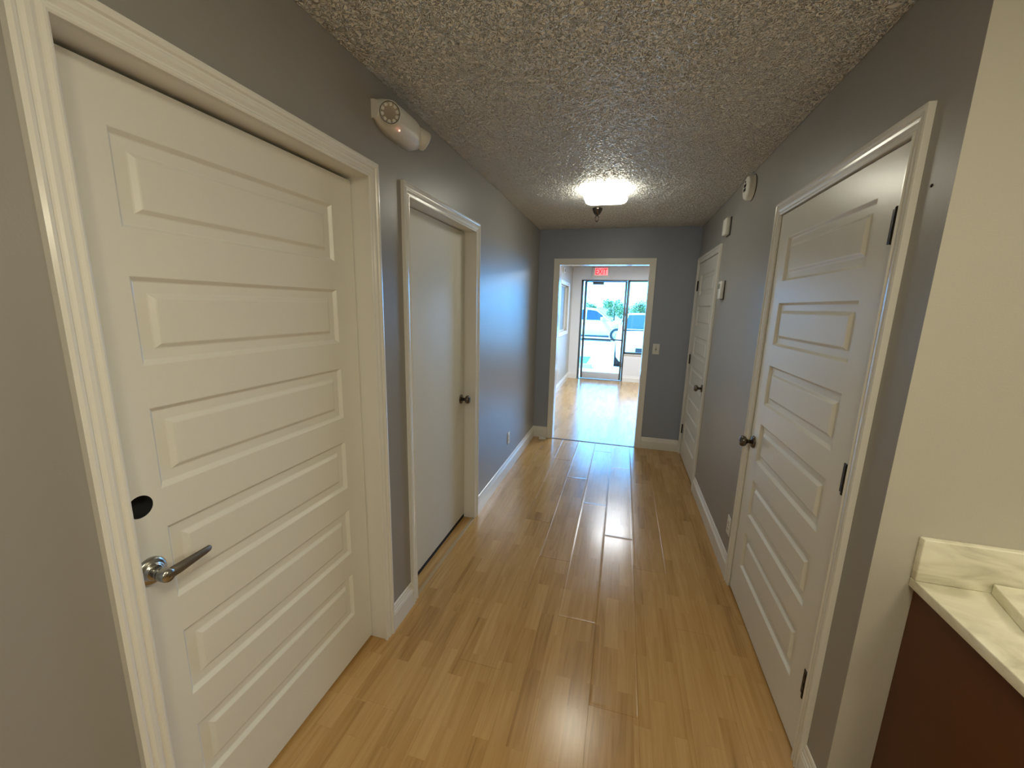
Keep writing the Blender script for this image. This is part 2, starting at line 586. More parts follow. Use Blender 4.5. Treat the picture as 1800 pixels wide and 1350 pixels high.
# ------------------------------------------------------------------ casings, jambs, baseboards
PROF = [(0, 0), (0, .009), (.004, .0115), (.008, .0115), (.012, .0075), (.016, .0075), (.024, .0125), (.032, .0135), (.036, .0105), (.040, .0105), (.044, .0155), (.050, .0175), (.0575, .0165), (.0575, 0)]
PROF_FLAT = [(0, 0), (0, .014), (.002, .016), (.0605, .016), (.0625, .014), (.0625, 0)]
def casing_U(name, mapf, s0, s1, ztop, parent, prof, m=M_white, z0=0.0, bottom=False, wid=None):
    mb = MB()
    k = 1 if wid is None else wid / prof[-1][0]
    rings = []
    if not bottom:
        rings.append([mapf(s0 - u * k, z0, t) for u, t in prof])
        rings.append([mapf(s0 - u * k, ztop + u * k, t) for u, t in prof])
        rings.append([mapf(s1 + u * k, ztop + u * k, t) for u, t in prof])
        rings.append([mapf(s1 + u * k, z0, t) for u, t in prof])
        mb.sweep(rings, True, True)
    else:
        pts = [lambda u: (s0 - u, z0 - u), lambda u: (s0 - u, ztop + u), lambda u: (s1 + u, ztop + u), lambda u: (s1 + u, z0 - u)]
        rings = [[mapf(*f(u * k), t) for u, t in prof] for f in pts]
        rings.append(rings[0])
        mb.sweep(rings, True, False)
    return mb.build(name, m, parent)

def jamb(name, xa, xb, y0, y1, z1, parent, th=.018, stop=None):
    """lining of a side-wall opening between x planes xa..xb; opening clear y0..y1, z1"""
    mb = MB()
    mb.box(xa, xb, y0 - th, y0, 0, z1 + th)
    mb.box(xa, xb, y1, y1 + th, 0, z1 + th)
    mb.box(xa, xb, y0, y1, z1, z1 + th)
    if stop:
        a, c = stop
        mb.box(a, c, y0, y0 + .011, 0, z1); mb.box(a, c, y1 - .011, y1, 0, z1); mb.box(a, c, y0, y1, z1 - .011, z1)
    return mb.build(name, M_white, parent)

def slab_mesh(W, Ht, th, panels, mapf, hole=None):
    """front face at d=0, recesses at negative d; panels: list of (u0,u1,z0,z1)"""
    mb = MB()
    us = sorted({0, W} | {p[0] for p in panels} | {p[1] for p in panels})
    zs = sorted({0, Ht} | {p[2] for p in panels} | {p[3] for p in panels})
    R = {(round(p[0], 4), round(p[2], 4)): p for p in panels}
    for i in range(len(us) - 1):
        if hole and i == 0: continue
        for j in range(len(zs) - 1):
            u0, u1, z0, z1 = us[i], us[i + 1], zs[j], zs[j + 1]
            if (round(u0, 4), round(z0, 4)) in R:
                def loop(ins, dep): return [mapf(u0 + ins, z0 + ins, dep), mapf(u1 - ins, z0 + ins, dep), mapf(u1 - ins, z1 - ins, dep), mapf(u0 + ins, z1 - ins, dep)]
                L = [loop(0, 0), loop(.002, -.0015), loop(.0095, -.0100), loop(.012, -.0112), loop(.035, -.0112), loop(.038, -.0102), loop(.047, -.0028), loop(.050, -.0020)]
                mb.sweep(L, True, False)
                mb.add(L[-1], [(0, 1, 2, 3)])
            else:
                mb.add([mapf(u0, z0, 0), mapf(u1, z0, 0), mapf(u1, z1, 0), mapf(u0, z1, 0)], [(0, 1, 2, 3)])
    if hole:
        hu, hz, r = hole
        u0, u1 = us[0], us[1]
        za, zb = hz - .05, hz + .05
        for a, c in ((0, za), (zb, Ht)):
            mb.add([mapf(u0, a, 0), mapf(u1, a, 0), mapf(u1, c, 0), mapf(u0, c, 0)], [(0, 1, 2, 3)])
        N = 48; circ = []; sq = []
        for k in range(N):
            t = 2 * PI * k / N
            c, s_ = math.cos(t), math.sin(t)
            circ.append((hu + r * c, hz + r * s_))
            q = min(((u1 - hu) if c > 0 else (hu - u0)) / max(abs(c), 1e-6), (.05) / max(abs(s_), 1e-6))
            sq.append((hu + q * c, hz + q * s_))
        # corners snapped
        for cu, cz in ((u0, za), (u1, za), (u1, zb), (u0, zb)):
            k = min(range(N), key=lambda i: (sq[i][0] - cu) ** 2 + (sq[i][1] - cz) ** 2)
            sq[k] = (cu, cz)
        mb.sweep([[mapf(*q, 0) for q in sq], [mapf(*q, 0) for q in circ], [mapf(*q, -th * .8) for q in circ]], True, False)
    # sides + back
    o = [mapf(0, 0, 0), mapf(W, 0, 0), mapf(W, Ht, 0), mapf(0, Ht, 0)]
    q = [mapf(0, 0, -th), mapf(W, 0, -th), mapf(W, Ht, -th), mapf(0, Ht, -th)]
    mb.add(o + q, [(0, 4, 5, 1), (1, 5, 6, 2), (2, 6, 7, 3), (3, 7, 4, 0), (4, 7, 6, 5)])
    return mb

def six(u0, u1, zb=0):
    return [(u0, u1, .215 + .3 * i - zb, .415 + .3 * i - zb) for i in range(6)]

def lathe_knob(mbs, origin, axis):
    rose, knob = mbs
    rose.lathe([(.001, 0), (.033, 0), (.033, .004), (.029, .009), (.016, .011), (.013, .014), (.001, .014)], origin, axis, 32)
    knob.lathe([(.011, .012), (.0105, .026), (.013, .032), (.024, .038), (.0285, .047), (.0285, .055), (.024, .063), (.013, .067), (.001, .068)], origin, axis, 32)

def hinge(x, y, z, parent, towards=-1, h=.095, side=1):
    mb = MB()
    mb.lathe([(.001, -h / 2 - .004), (.005, -h / 2 - .003), (.0068, -h / 2), (.0068, -h / 6 - .0006), (.0058, -h / 6), (.0068, -h / 6 + .0006), (.0068, h / 6 - .0006), (.0058, h / 6), (.0068, h / 6 + .0006), (.0068, h / 2), (.005, h / 2 + .003), (.001, h / 2 + .004)], (x + towards * .004, y, z), 'z', 16)
    mb.box(x + towards * .0015, x - towards * .002, y, y + side * .028, z - h / 2, z + h / 2)
    o = mb.build('hinge', M_bronze, parent)
    return o

# --- door 1 (near left, recessed, six raised panels)
XD = -1.052
def m_left(y0, z0=0, xp=XD): return lambda u, z, d: (xp + d, y0 + u, z0 + z)
e = empty('door_1', (XL, (D1[0] + D1[1]) / 2, 0))
tag(e, 'near white six-panel door on the left with a lever handle and an empty bolt hole', 'door', kind='structure')
W1 = D1[1] - D1[0] - .006
slab_mesh(W1, 2.014, .035, six(.112, W1 - .112, .012), m_left(D1[0] + .003, .012), hole=(.064, 1.078, .027)).build('door_slab', M_door, e)
mb = MB(); mb.lathe([(.0267, .0294), (.0264, .029), (.0264, 0), (.0005, 0)], (XD - .030, D1[0] + .067, 1.09), 'x', 40, caps=False)  # liner coloured black to stand for the darkness inside the hole
o = mb.build('bolt_hole', M_black, e); o['label'] = 'empty round hole for a deadbolt, its dark inside painted black'
jamb('door_jamb', XL - T, XL + .001, D1[0], D1[1], DZ, e)
mL = lambda s, z, t: (XL + t, s, z)
casing_U('door_casing', mL, D1[0] + .004, D1[1] - .006, DZ, e, PROF)
# lever
lo = Vector((XD, D1[0] + .066, .925))
mb = MB()
mb.lathe([(.001, 0), (.034, 0), (.034, .004), (.031, .009), (.026, .011), (.020, .012), (.019, .016), (.015, .018), (.001, .018)], lo, 'x', 40)
h = mb.build('lever_rose', M_nickel, e)
mb = MB()
mb.tube([lo + Vector((.012, 0, 0)), lo + Vector((.040, 0, 0))], [.0125, .0115], 20)
mb.lathe([(.001, .036), (.0155, .036), (.0165, .042), (.0165, .056), (.0145, .062), (.001, .062)], lo, 'x', 24)
h2 = mb.build('lever_neck', M_nickel, e)
mb = MB()
mb.tube([lo + Vector((.052, -.008, 0)), lo + Vector((.053, .0, 0)), lo + Vector((.054, .03, .001)), lo + Vector((.052, .06, .002)), lo + Vector((.048, .095, .002)), lo + Vector((.045, .110, .002)), lo + Vector((.044, .115, .002))],
        [(.006, .008), (.0095, .014), (.009, .0135), (.008, .0115), (.007, .0095), (.006, .008), (.003, .004)], 20)
h3 = mb.build('lever_handle', M_lever, e)

# --- door 2 (flush slab with knob)
e = empty('door_2', (XL, (D2o[0] + D2o[1]) / 2, 0))
tag(e, 'plain flat white door with a dark knob, second on the left', 'door', kind='structure')
mb = MB(); mb.box(XD - .035, XD, D2o[0] + .003, D2o[1] - .003, .030, 2.034, .0015)
mb.build('door_slab', mat('flush_door_paint', (.77, .76, .68), .5, spec=.35, bump=(9, .06, .01), var=(2, .03)), e)
jamb('door_jamb', XL - T, XL + .001, D2o[0], D2o[1], DZ, e, stop=(XD - .05, XD - .036))
casing_U('door_casing', mL, D2o[0] + .005, D2o[1] - .005, DZ, e, PROF)
r_, k_ = MB(), MB(); lathe_knob((r_, k_), (XD, D2o[1] - .066, .925), 'x')
r_.build('knob_rose', M_knob, e); k_.build('door_knob', M_knob, e)
mb = MB(); mb.box(XL - .016, XL + .006, D2o[0], D2o[1], -.001, .004, .0012)
mb.build('threshold', mat('threshold_wood', (.45, .33, .18), .4), e)
mb = MB(); mb.box(XD - .034, XD - .003, D2o[0] + .001, D2o[1] - .001, .0005, .0298)  # black strip added under the slab to paint in the gap's shade
mb.build('gap_shade_strip', mat('black_gap_shade', (.01, .009, .008), .8), e)
bpy.context.view_layer.update()

# --- doors on the right wall (flush with hall face, open towards the hall)
mR = lambda s, z, t: (XR - t, s, z)
def right_door(name, y0, y1, hinge_y, side, knob_y, label, cw=None):
    e = empty(name, (XR, (y0 + y1) / 2, 0))
    tag(e, label, 'door', kind='structure')
    g = .003
    W = y1 - y0 - 2 * g
    mapf = lambda u, z, d: (XR + .001 - d, y0 + g + u, .012 + z)
    slab_mesh(W, 2.020, .035, six(.122, W - .120, .012), mapf).build('door_slab', M_door, e)
    jamb('door_jamb', XR - .001, XR + T, y0, y1, DZ, e, stop=(XR + .038, XR + .05))
    casing_U('door_casing', mR, y0 - .006, y1 + (-.002 if cw else .0), DZ, e, PROF, wid=cw)
    for z in (1.815, 1.063, .295):
        hinge(XR, hinge_y, z, e, -1, side=side)
    r_, k_ = MB(), MB(); lathe_knob((r_, k_), (XR, knob_y, .898), '-x')
    r_.build('knob_rose', M_knob, e); k_.build('door_knob', M_knob, e)
    return e
e = right_door('door_4', D4[0], D4[1], D4[0] + .004, 1, 2.294, 'near white six-panel door on the right with dark hinges')
e3 = right_door('door_3', D3[0], D3[1], D3[1] - .004, -1, D3[0] + .075, 'far white six-panel door on the right beside the blue-grey end wall')

# --- cased opening in the far wall
e = empty('trim_1', ((OX0 + OX1) / 2, D, 0))
tag(e, 'flat white casing around the opening at the end of the hallway', 'door casing', kind='structure')
mb = MB()
mb.box(OX0, OX0 + .015, D - .001, D2 + .001, 0, OZ - .015); mb.box(OX1 - .015, OX1, D - .001, D2 + .001, 0, OZ - .015); mb.box(OX0, OX1, D - .001, D2 + .001, OZ - .015, OZ)
mb.build('opening_jamb', M_white, e)
casing_U('opening_casing', lambda s, z, t: (s, D - t, z), OX0 + .012, OX1 - .012, OZ - .012, e, PROF_FLAT)
casing_U('opening_casing_back', lambda s, z, t: (s, D2 + t, z), OX0 + .012, OX1 - .012, OZ - .012, e, PROF_FLAT)

b = MB(); b.box(OX0 + .014, OX1 - .014, D - .018, D + .008, .0005, .003, .001)
struct('trim_2', b, mat('dark_transition_strip', (.05, .055, .06), .5), 'thin dark transition strip across the opening threshold', 'threshold')
# baseboards
BP = [(0, 0), (.0145, 0), (.0145, .088), (.0125, .092), (.0125, .098), (.009, .103), (.009, .110), (.006, .118), (.006, .124), (.0035, .131), (0, .133)]
def bboard(name, mapf, s0, s1, label):
    mb = MB(); mb.sweep([[mapf(s0, t, z) for t, z in BP], [mapf(s1, t, z) for t, z in BP]], True, True)
    return struct(name, mb, M_white, label, 'baseboard')
def bboards(name, segs, label):
    mb = MB()
    for mapf, s0, s1 in segs:
        mb.sweep([[mapf(s0, t, z) for t, z in BP], [mapf(s1, t, z) for t, z in BP]], True, True)
    return struct(name, mb, M_white, label, 'baseboard')
fL = lambda s, t, z: (XL + t, s, z)
fR = lambda s, t, z: (XR - t, s, z)
fF = lambda s, t, z: (s, D - t, z)
cw = .0575
bboards('baseboard_left', [(fL, YB, D1[0] - cw + .003), (fL, D1[1] + cw - .007, D2o[0] - cw + .006), (fL, D2o[1] + cw - .006, D - .0)], 'white moulded baseboard along the left hallway wall')
bboards('baseboard_right', [(fR, YC - .0145, D4[0] - cw - .007), (fR, D4[1] + cw, D3[0] - cw - .007)], 'white moulded baseboard along the right hallway wall')
bboards('baseboard_far', [(fF, XL + .0, OX0 - .051), (fF, OX1 + .051, XR)], 'white baseboard on the blue-grey end wall')
bboards('baseboard_vanity', [(lambda s, t, z: (s, YC - t, z), XR - .0145, .812)], 'short white baseboard between the corner and the vanity')
bboards('baseboard_front', [(lambda s, t, z: (XFL + t, s, z), D2, YF), (lambda s, t, z: (s, YF - t, z), XFL, HX0 - .002), (lambda s, t, z: (s, YF - t, z), .06, XFR),
        (lambda s, t, z: (XFR - t, s, z), D2, YF), (lambda s, t, z: (s, D2 + t, z), XFL, OX0 - .052), (lambda s, t, z: (s, D2 + t, z), OX1 + .052, XFR)], 'white baseboard around the bright front room')

# ------------------------------------------------------------------ front room window (interior, left wall)
e = empty('window_1', (XFL, (WY[0] + WY[1]) / 2, WZ[0]))
tag(e, 'white framed window in the left wall of the front room', 'window', kind='structure')
casing_U('window_frame', lambda s, z, t: (XFL + t * 1.2, s, z), WY[0] + .005, WY[1] - .005, WZ[1] - .005, e, PROF, z0=WZ[0] + .005, bottom=True, wid=.075)
mb = MB(); mb.box(XFL - .07, XFL - .065, WY[0], WY[1], WZ[0], WZ[1])
mb.build('window_pane', M_grey_pane, e)
mb = MB()
mb.box(XFL - .064, XFL - .04, WY[0], WY[0] + .03, WZ[0], WZ[1]); mb.box(XFL - .064, XFL - .04, WY[1] - .03, WY[1], WZ[0], WZ[1])
mb.box(XFL - .064, XFL - .04, WY[0], WY[1], WZ[0], WZ[0] + .03); mb.box(XFL - .064, XFL - .04, WY[0], WY[1], WZ[1] - .03, WZ[1])
mb.build('sash', M_white, e)

# ------------------------------------------------------------------ glass entrance door and sidelight
e = empty('door_5', (-.42, YF, 0))
tag(e, 'dark framed glass entrance door with push bar looking out on the car park', 'door', kind='structure')
y0, y1 = YF + .02, YF + .07
mb = MB()
mb.box(HX0, HX0 + .042, y0, y1 + .02, 0, HZ, .003)
mb.box(HX0, .02, y0, y1 + .02, HZ - .026, HZ, .003)
mb.build('door_frame', M_dark, e)
lx0, lx1 = HX0 + .072, .019
mb = MB()
mb.box(lx0, lx0 + .045, y0 + .006, y1, .02, HZ - .03, .003)
mb.box(lx1 - .042, lx1, y0 + .006, y1, .02, HZ - .03, .003)
mb.box(lx0, lx1, y0 + .006, y1, HZ - .046, HZ - .03, .003)
mb.build('leaf_frame', M_dark, e)
mb = MB(); mb.box(lx0 + .044, lx1 - .041, y0 + .008, y1 - .002, .018, .165, .003)
mb.build('bottom_rail', mat('brushed_aluminium_rail', (.55, .57, .6), .45, metal=.2), e)
mb = MB(); mb.box(lx0 + .05, lx1 - .04, YF + .042, YF + .048, .09, HZ - .08)
mb.build('glass_pane', M_glass, e)
mb = MB(); mb.tube([(lx0 + .03, YF - .03, .90), (lx1 - .03, YF - .03, .90)], .014, 16)
mb.tube([(lx0 + .03, YF - .03, .90), (lx0 + .03, YF + .03, .90)], .012, 12); mb.tube([(lx1 - .03, YF - .03, .90), (lx1 - .03, YF + .03, .90)], .012, 12)
mb.build('push_bar', M_dark, e)
mb = MB(); mb.box(lx0 + .008, lx0 + .040, YF - .045, YF - .030, .98, 1.19, .004); mb.tube([(lx0 + .024, YF - .035, 1.0), (lx0 + .024, YF + .03, 1.0)], .008, 10); mb.tube([(lx0 + .024, YF - .035, 1.17), (lx0 + .024, YF + .03, 1.17)], .008, 10)
mb.build('pull_handle', M_dark, e)
mb = MB(); mb.box(lx0 + .17, lx0 + .40, YF - .03, YF + .022, HZ - .098, HZ - .045, .006)
mb.tube([(lx0 + .22, YF - .01, HZ - .05), (lx0 + .10, YF - .08, HZ - .045), (lx0 + .02, YF + .015, HZ - .035)], .007, 8)
mb.build('door_closer', M_dark, e)
mb = MB(); mb.box(HX0, .055, YF - .03, YF + .12, -.003, .012, .004)
mb.build('door_sill', mat('aluminium_sill', (.35, .36, .37), .35, metal=.7), e)

e = empty('window_2', (1.1, YF, .585))
tag(e, 'dark framed sidelight window right of the glass entrance door', 'window', kind='structure')
mb = MB()
mb.box(.022, .075, y0, y1 + .03, .0, HZ, .003)
mb.box(.05, HX1, y0, y1, .587, .645, .003)
mb.box(.05, HX1, y0, y1, HZ - .035, HZ, .003)
mb.box(HX1 - .05, HX1, y0, y1, .587, HZ, .003)
mb.box(1.12, 1.17, y0, y1, .587, HZ, .003)
mb.build('window_frame', M_dark, e)
mb = MB(); mb.box(.06, HX1 - .03, YF + .042, YF + .048, .63, HZ - .02)
mb.build('glass_pane', M_glass, e)
mb = MB(); mb.box(.056, HX1, YF - .025, YF + .02, .585, .603, .003)
mb.build('window_sill', M_white, e)

# ------------------------------------------------------------------ exit sign
e = empty('exit_sign', (-.555, YF - .03, 2.21))
tag(e, 'lit red EXIT sign above the glass entrance door', 'exit sign')
mb = MB(); mb.box(-.725, -.385, YF - .045, YF - .001, 2.212, 2.405, .008)
mb.build('sign_housing', M_plastic, e)
mb = MB(); mb.box(-.665, -.398, YF - .049, YF - .044, 2.245, 2.398, .002)
mb.build('sign_face', M_exit, e)
cu = bpy.data.curves.new('exit_text', 'FONT')
cu.body = 'EXIT'; cu.size = .17; cu.extrude = .0015; cu.align_x = 'CENTER'; cu.space_character = 1.0; cu.offset = .0015
tmp = bpy.data.objects.new('tmp_text', cu); C.objects.link(tmp)
bpy.context.view_layer.update()
me = bpy.data.meshes.new_from_object(tmp.evaluated_get(bpy.context.evaluated_depsgraph_get()))
bpy.data.objects.remove(tmp)
xs = [v.co.x for v in me.vertices]; zs = [v.co.y for v in me.vertices]
kx = .235 / (max(xs) - min(xs)); kz = .118 / (max(zs) - min(zs))
for v in me.vertices:
    v.co = Vector((-.5315 + (v.co.x - (max(xs) + min(xs)) / 2) * kx, YF - .0505 - v.co.z, 2.321 + (v.co.y - (max(zs) + min(zs)) / 2) * kz))
me.materials.clear(); me.materials.append(M_exitred)
o = bpy.data.objects.new('exit_lettering', me); C.objects.link(o)
o.parent = e; o.matrix_parent_inverse = Matrix.Translation(e.location).inverted()

# ------------------------------------------------------------------ ceiling light
def rounded_drum(cx, cy, w, d, ztop, h, r, rb, seg=6):
    """rounded-square drum with softly rounded lower edge"""
    def ring(ins, z):
        pts = []
        rr = max(r - ins, .004)
        for qx, qy, a0 in ((1, 1, 0), (-1, 1, 90), (-1, -1, 180), (1, -1, 270)):
            for i in range(seg + 1):
                a = math.radians(a0 + 90 * i / seg)
                pts.append((cx + qx * (w / 2 - ins - rr) + rr * math.cos(a), cy + qy * (d / 2 - ins - rr) + rr * math.sin(a), z))
        return pts
    rings = [ring(0, ztop)]
    for i in range(7):
        a = PI / 2 * i / 6
        rings.append(ring(rb * (1 - math.cos(a)), ztop - h + rb - rb * math.sin(a)))
    return rings
e = empty('ceiling_light', (-.195, 3.2, H))
tag(e, 'glowing square flush ceiling light in the middle of the hallway ceiling', 'ceiling light')
mb = MB(); mb.sweep(rounded_drum(-.195, 3.2, .29, .29, H + .001, .016, .05, .003), True, True, False)
mb.build('base_plate', M_plastic, e)
mb = MB(); mb.sweep(rounded_drum(-.195, 3.2, .31, .31, H - .012, .062, .065, .028), True, True, True)
mb.build('diffuser', M_globe, e)

e = empty('front_ceiling_light', (.55, 6.9, H))
tag(e, 'square flush ceiling light of the front room', 'ceiling light')
mb = MB(); mb.sweep(rounded_drum(.55, 6.9, 1.6, .9, H + .001, .03, .03, .003), True, True, False)
mb.build('base_plate', M_plastic, e)

# ------------------------------------------------------------------ sprinkler
e = empty('fire_sprinkler', (-.29, 3.754, H))
tag(e, 'small chrome pendant sprinkler head hanging from the ceiling behind the light', 'sprinkler')
O = (-.29, 3.754, H)
mb = MB(); mb.lathe([(.001, 0), (.043, 0), (.044, .004), (.041, .016), (.031, .038), (.022, .052), (.014, .054), (.001, .054)], O, '-z', 28)
mb.build('escutcheon', M_knob, e)
mb = MB(); mb.lathe([(.001, .04), (.0125, .044), (.0125, .062), (.010, .064), (.001, .066)], O, '-z', 6, smooth=False)
for s in (-1, 1): mb.tube([(O[0] + s * .009, O[1], H - .062), (O[0] + s * .015, O[1], H - .078), (O[0] + s * .013, O[1], H - .094), (O[0] + s * .003, O[1], H - .110)], .0032, 8)
mb.lathe([(.001, .107), (.005, .108), (.006, .114), (.004, .118), (.001, .118)], O, '-z', 12)
mb.build('sprinkler_body', M_knob, e)
mb = MB(); mb.lathe([(.0024, .066), (.0028, .085), (.0024, .108)], O, '-z', 10)
mb.build('glass_bulb', mat('red_glass_bulb', (.2, .05, .04), .1), e)
mb = MB(); mb.lathe([(.001, .118), (.014, .119), (.0145, .1215), (.001, .122)], O, '-z', 20)
mb.build('deflector', M_chrome, e)

# ------------------------------------------------------------------ emergency light on left wall
e = empty('emergency_light', (XL, 1.645, 2.29))
tag(e, 'white twin-head emergency light on the left wall close to the ceiling', 'emergency light')
EC = Vector((XL, 1.645, 2.288))
def em_body():
    mb = MB()
    NU, NV = 28, 14
    rings = []
    for i in range(NU + 1):
        t = -1 + 2 * i / NU
        t = math.copysign(abs(t) ** .85, t)
        y = .165 * t
        k = (1 - abs(t) ** 3.6) ** .5 if abs(t) < 1 else 0
        hh = .062 * max(k, .52); dd = .078 * max(k, .42)
        rg = []
        for j in range(NV + 1):
            a = -PI / 2 + PI * j / NV
            ca, sa = math.cos(a), math.sin(a)
            rg.append(EC + Vector((dd * abs(ca) ** .7, y, hh * math.copysign(abs(sa) ** .8, sa))))
        rg.append(EC + Vector((0, y, 0)))
        rings.append(rg)
    mb.sweep(rings, True, True, True)
    return mb
em_body().build('lamp_body', M_plastic, e)
M_reflector = mat('faceted_reflector', (.20, .16, .12), .25, metal=.6)
for s in (-1, 1):
    ax = Vector((.50, s * .80, -.33)).normalized()
    P = EC + Vector((.052, s * .120, -.002))
    mb = MB()
    mb.lathe([(.001, -.03), (.036, -.03), (.041, .026), (.0385, .031), (.035, .0315), (.033, .028)], P, ax, 36, caps=False)
    mb.build('lamp_head', M_plastic, e)
    mb = MB()
    mb.lathe([(.0335, .026), (.033, .0245), (.027, .019), (.026, .021), (.019, .014), (.009, .010), (.001, .010)], P, ax, 8, smooth=False)
    mb.build('reflector', M_reflector, e)
    u_ = ax.orthogonal().normalized(); v_ = ax.cross(u_)
    mb = MB()
    for q in range(10):
        a = 2 * PI * q / 10
        mb.lathe([(.0005, 0), (.0078, .0005), (.0066, .003), (.0005, .0042)], P + ax * .024 + (u_ * math.cos(a) + v_ * math.sin(a)) * .0285, ax, 10)
    mb.build('reflector_flutes', M_plastic, e)
    mb = MB(); mb.lathe([(.0345, .0318), (.0352, .0328), (.0368, .0328), (.0372, .0316)], P, ax, 36, caps=False)
    mb.build('lens_ring', mat('dark_lens_gap', (.05, .04, .03), .4), e)
mb = MB(); mb.lathe([(.001, 0), (.0035, 0), (.0035, .003), (.001, .004)], EC + Vector((.067, -.080, -.049)), (.85, 0, -.5), 12)
o = mb.build('indicator_light', M_led, e); o['label'] = 'tiny lit red indicator'

# ------------------------------------------------------------------ wall devices on right wall
e = empty('smoke_alarm', (XR, 2.955, 2.32))
tag(e, 'round white alarm with dark slots high on the right wall', 'smoke alarm')
O = (XR, 2.955, 2.32)
mb = MB(); mb.lathe([(.001, 0), (.073, 0), (.074, .004), (.071, .006), (.070, .030), (.064, .040), (.050, .045), (.001, .046)], O, '-x', 40)
mb.build('alarm_body', M_plastic, e)
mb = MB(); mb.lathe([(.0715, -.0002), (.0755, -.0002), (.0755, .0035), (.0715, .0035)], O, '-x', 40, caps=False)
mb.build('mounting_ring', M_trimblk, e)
for dy, dz, hy, hz in ((-.013, .012, .010, .009), (.012, .012, .010, .009), (-.013, -.012, .009, .009), (.012, -.012, .009, .009), (-.001, .034, .007, .005)):
    mb = MB(); mb.box(XR - .0475, XR - .044, O[1] + dy - hy, O[1] + dy + hy, O[2] + dz - hz, O[2] + dz + hz, .0008)
    mb.build('sound_slot', M_black, e)

e = empty('door_chime', (XR, 3.47, 2.185))
tag(e, 'small white rounded box high on the right wall above the far door', 'chime box')
mb = MB(); mb.box(XR - .038, XR - .003, 3.425, 3.525, 2.125, 2.245, .008)
mb.build('chime_cover', M_plastic, e)
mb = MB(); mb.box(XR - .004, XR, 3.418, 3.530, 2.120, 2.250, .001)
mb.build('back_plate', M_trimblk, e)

e = empty('thermostat', (XR, 3.43, 1.725))
tag(e, 'white rectangular thermostat on the right wall beside the far door casing', 'thermostat')
mb = MB(); mb.box(XR - .030, XR - .004, 3.385, 3.475, 1.66, 1.79, .005)
mb.build('thermostat_cover', mat('bright_white_plastic', (.86, .86, .84), .25), e)
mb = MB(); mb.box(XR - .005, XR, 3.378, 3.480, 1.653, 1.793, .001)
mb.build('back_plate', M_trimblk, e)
mb = MB(); mb.box(XR - .0315, XR - .0295, 3.40, 3.46, 1.735, 1.772, .0006)
mb.build('display', mat('lcd_grey', (.30, .33, .28), .2), e)

def plate(name, loc, nrm, label, cat, duplex=True):
    """outlet or switch plate, .07 x .115, normal +x, -x or -y"""
    x, y, z = loc
    def m(u, v, d):
        return {'+x': (x + d, y + u, z + v), '-x': (x - d, y + u, z + v), '-y': (x + u, y - d, z + v)}[nrm]
    def bx(mb, u0, u1, v0, v1, d0, d1, bev=.0):
        a = m(u0, v0, d0); c = m(u1, v1, d1)
        mb.box(min(a[0], c[0]), max(a[0], c[0]), min(a[1], c[1]), max(a[1], c[1]), min(a[2], c[2]), max(a[2], c[2]), bev)
    e = empty(name, loc); tag(e, label, cat)
    mb = MB(); bx(mb, -.035, .035, -.0575, .0575, 0, .0055, .002); mb.build('cover_plate', M_plastic, e)
    if duplex:
        for v in (-.0195, .0195):
            mb = MB(); bx(mb, -.017, .017, v - .0145, v + .0145, .004, .0072, .0015); r = mb.build('socket', M_plastic, e)
            mb = MB()
            for u in (-.0065, .0065): bx(mb, u - .0014, u + .0014, v - .003, v + .006, .0068, .0076)
            bx(mb, -.0022, .0022, v - .0105, v - .0065, .0068, .0076)
            mb.build('slots', M_black, e)
        mb = MB(); bx(mb, -.003, .003, -.003, .003, .005, .0065, .0008); mb.build('screw', M_nickel, e)
    else:
        mb = MB(); bx(mb, -.006, .006, -.0125, .0125, .004, .0062, .0006); mb.build('toggle_slot', mat('dark_switch_slot', (.08, .08, .08), .5), e)
        mb = MB(); bx(mb, -.004, .004, -.001, .008, .005, .014, .001); mb.build('toggle', M_plastic, e)
        for v in (-.030, .030):
            mb = MB(); bx(mb, -.003, .003, v - .003, v + .003, .005, .0062, .0006); mb.build('screw', M_nickel, e)
    return e
plate('wall_outlet', (XL, 3.53, .337), '+x', 'white outlet low on the left hallway wall beyond the flat door', 'wall outlet')
plate('wall_outlet', (XR, 2.50, .300), '-x', 'white outlet low on the right wall beside the near door casing', 'wall outlet')
plate('wall_outlet', (XFL, 7.55, .36), '+x', 'white outlet low on the left wall of the front room', 'wall outlet')
plate('light_switch', (.362, D, 1.144), '-y', 'white light switch on the blue-grey end wall', 'light switch', duplex=False)
e = empty('wall_sensor', (XFL, 7.58, 2.225)); tag(e, 'small white box above the front room window', 'sensor')
mb = MB(); mb.box(XFL, XFL + .03, 7.53, 7.63, 2.18, 2.27, .006); mb.build('sensor_cover', M_plastic, e)
mb = MB(); mb.box(XFL + .029, XFL + .032, 7.555, 7.605, 2.20, 2.25, .001); mb.build('sensor_window', M_trimblk, e)

mb = MB(); mb.lathe([(.001, 0), (.0045, 0), (.004, .002), (.001, .003)], (XR, 1.300, 1.887), '-x', 12)
tag(mb.build('nail_head', M_bronze), 'tiny dark nail head in the right wall beside the near door', 'nail')

# small white wedge by the far left casing
mb = MB()
a = [(-.88, 4.56), (-.80, 4.585), (-.805, 4.618), (-.885, 4.60)]
mb.add([(x, y, 0.0) for x, y in a] + [(a[0][0], a[0][1], .024), (a[1][0], a[1][1], .007), (a[2][0], a[2][1], .007), (a[3][0], a[3][1], .024)],
       [(0, 3, 2, 1), (4, 5, 6, 7), (0, 1, 5, 4), (1, 2, 6, 5), (2, 3, 7, 6), (3, 0, 4, 7)])
tag(mb.build('door_stop', M_plastic), 'small pale doorstop wedge on the floor left of the cased opening', 'doorstop')

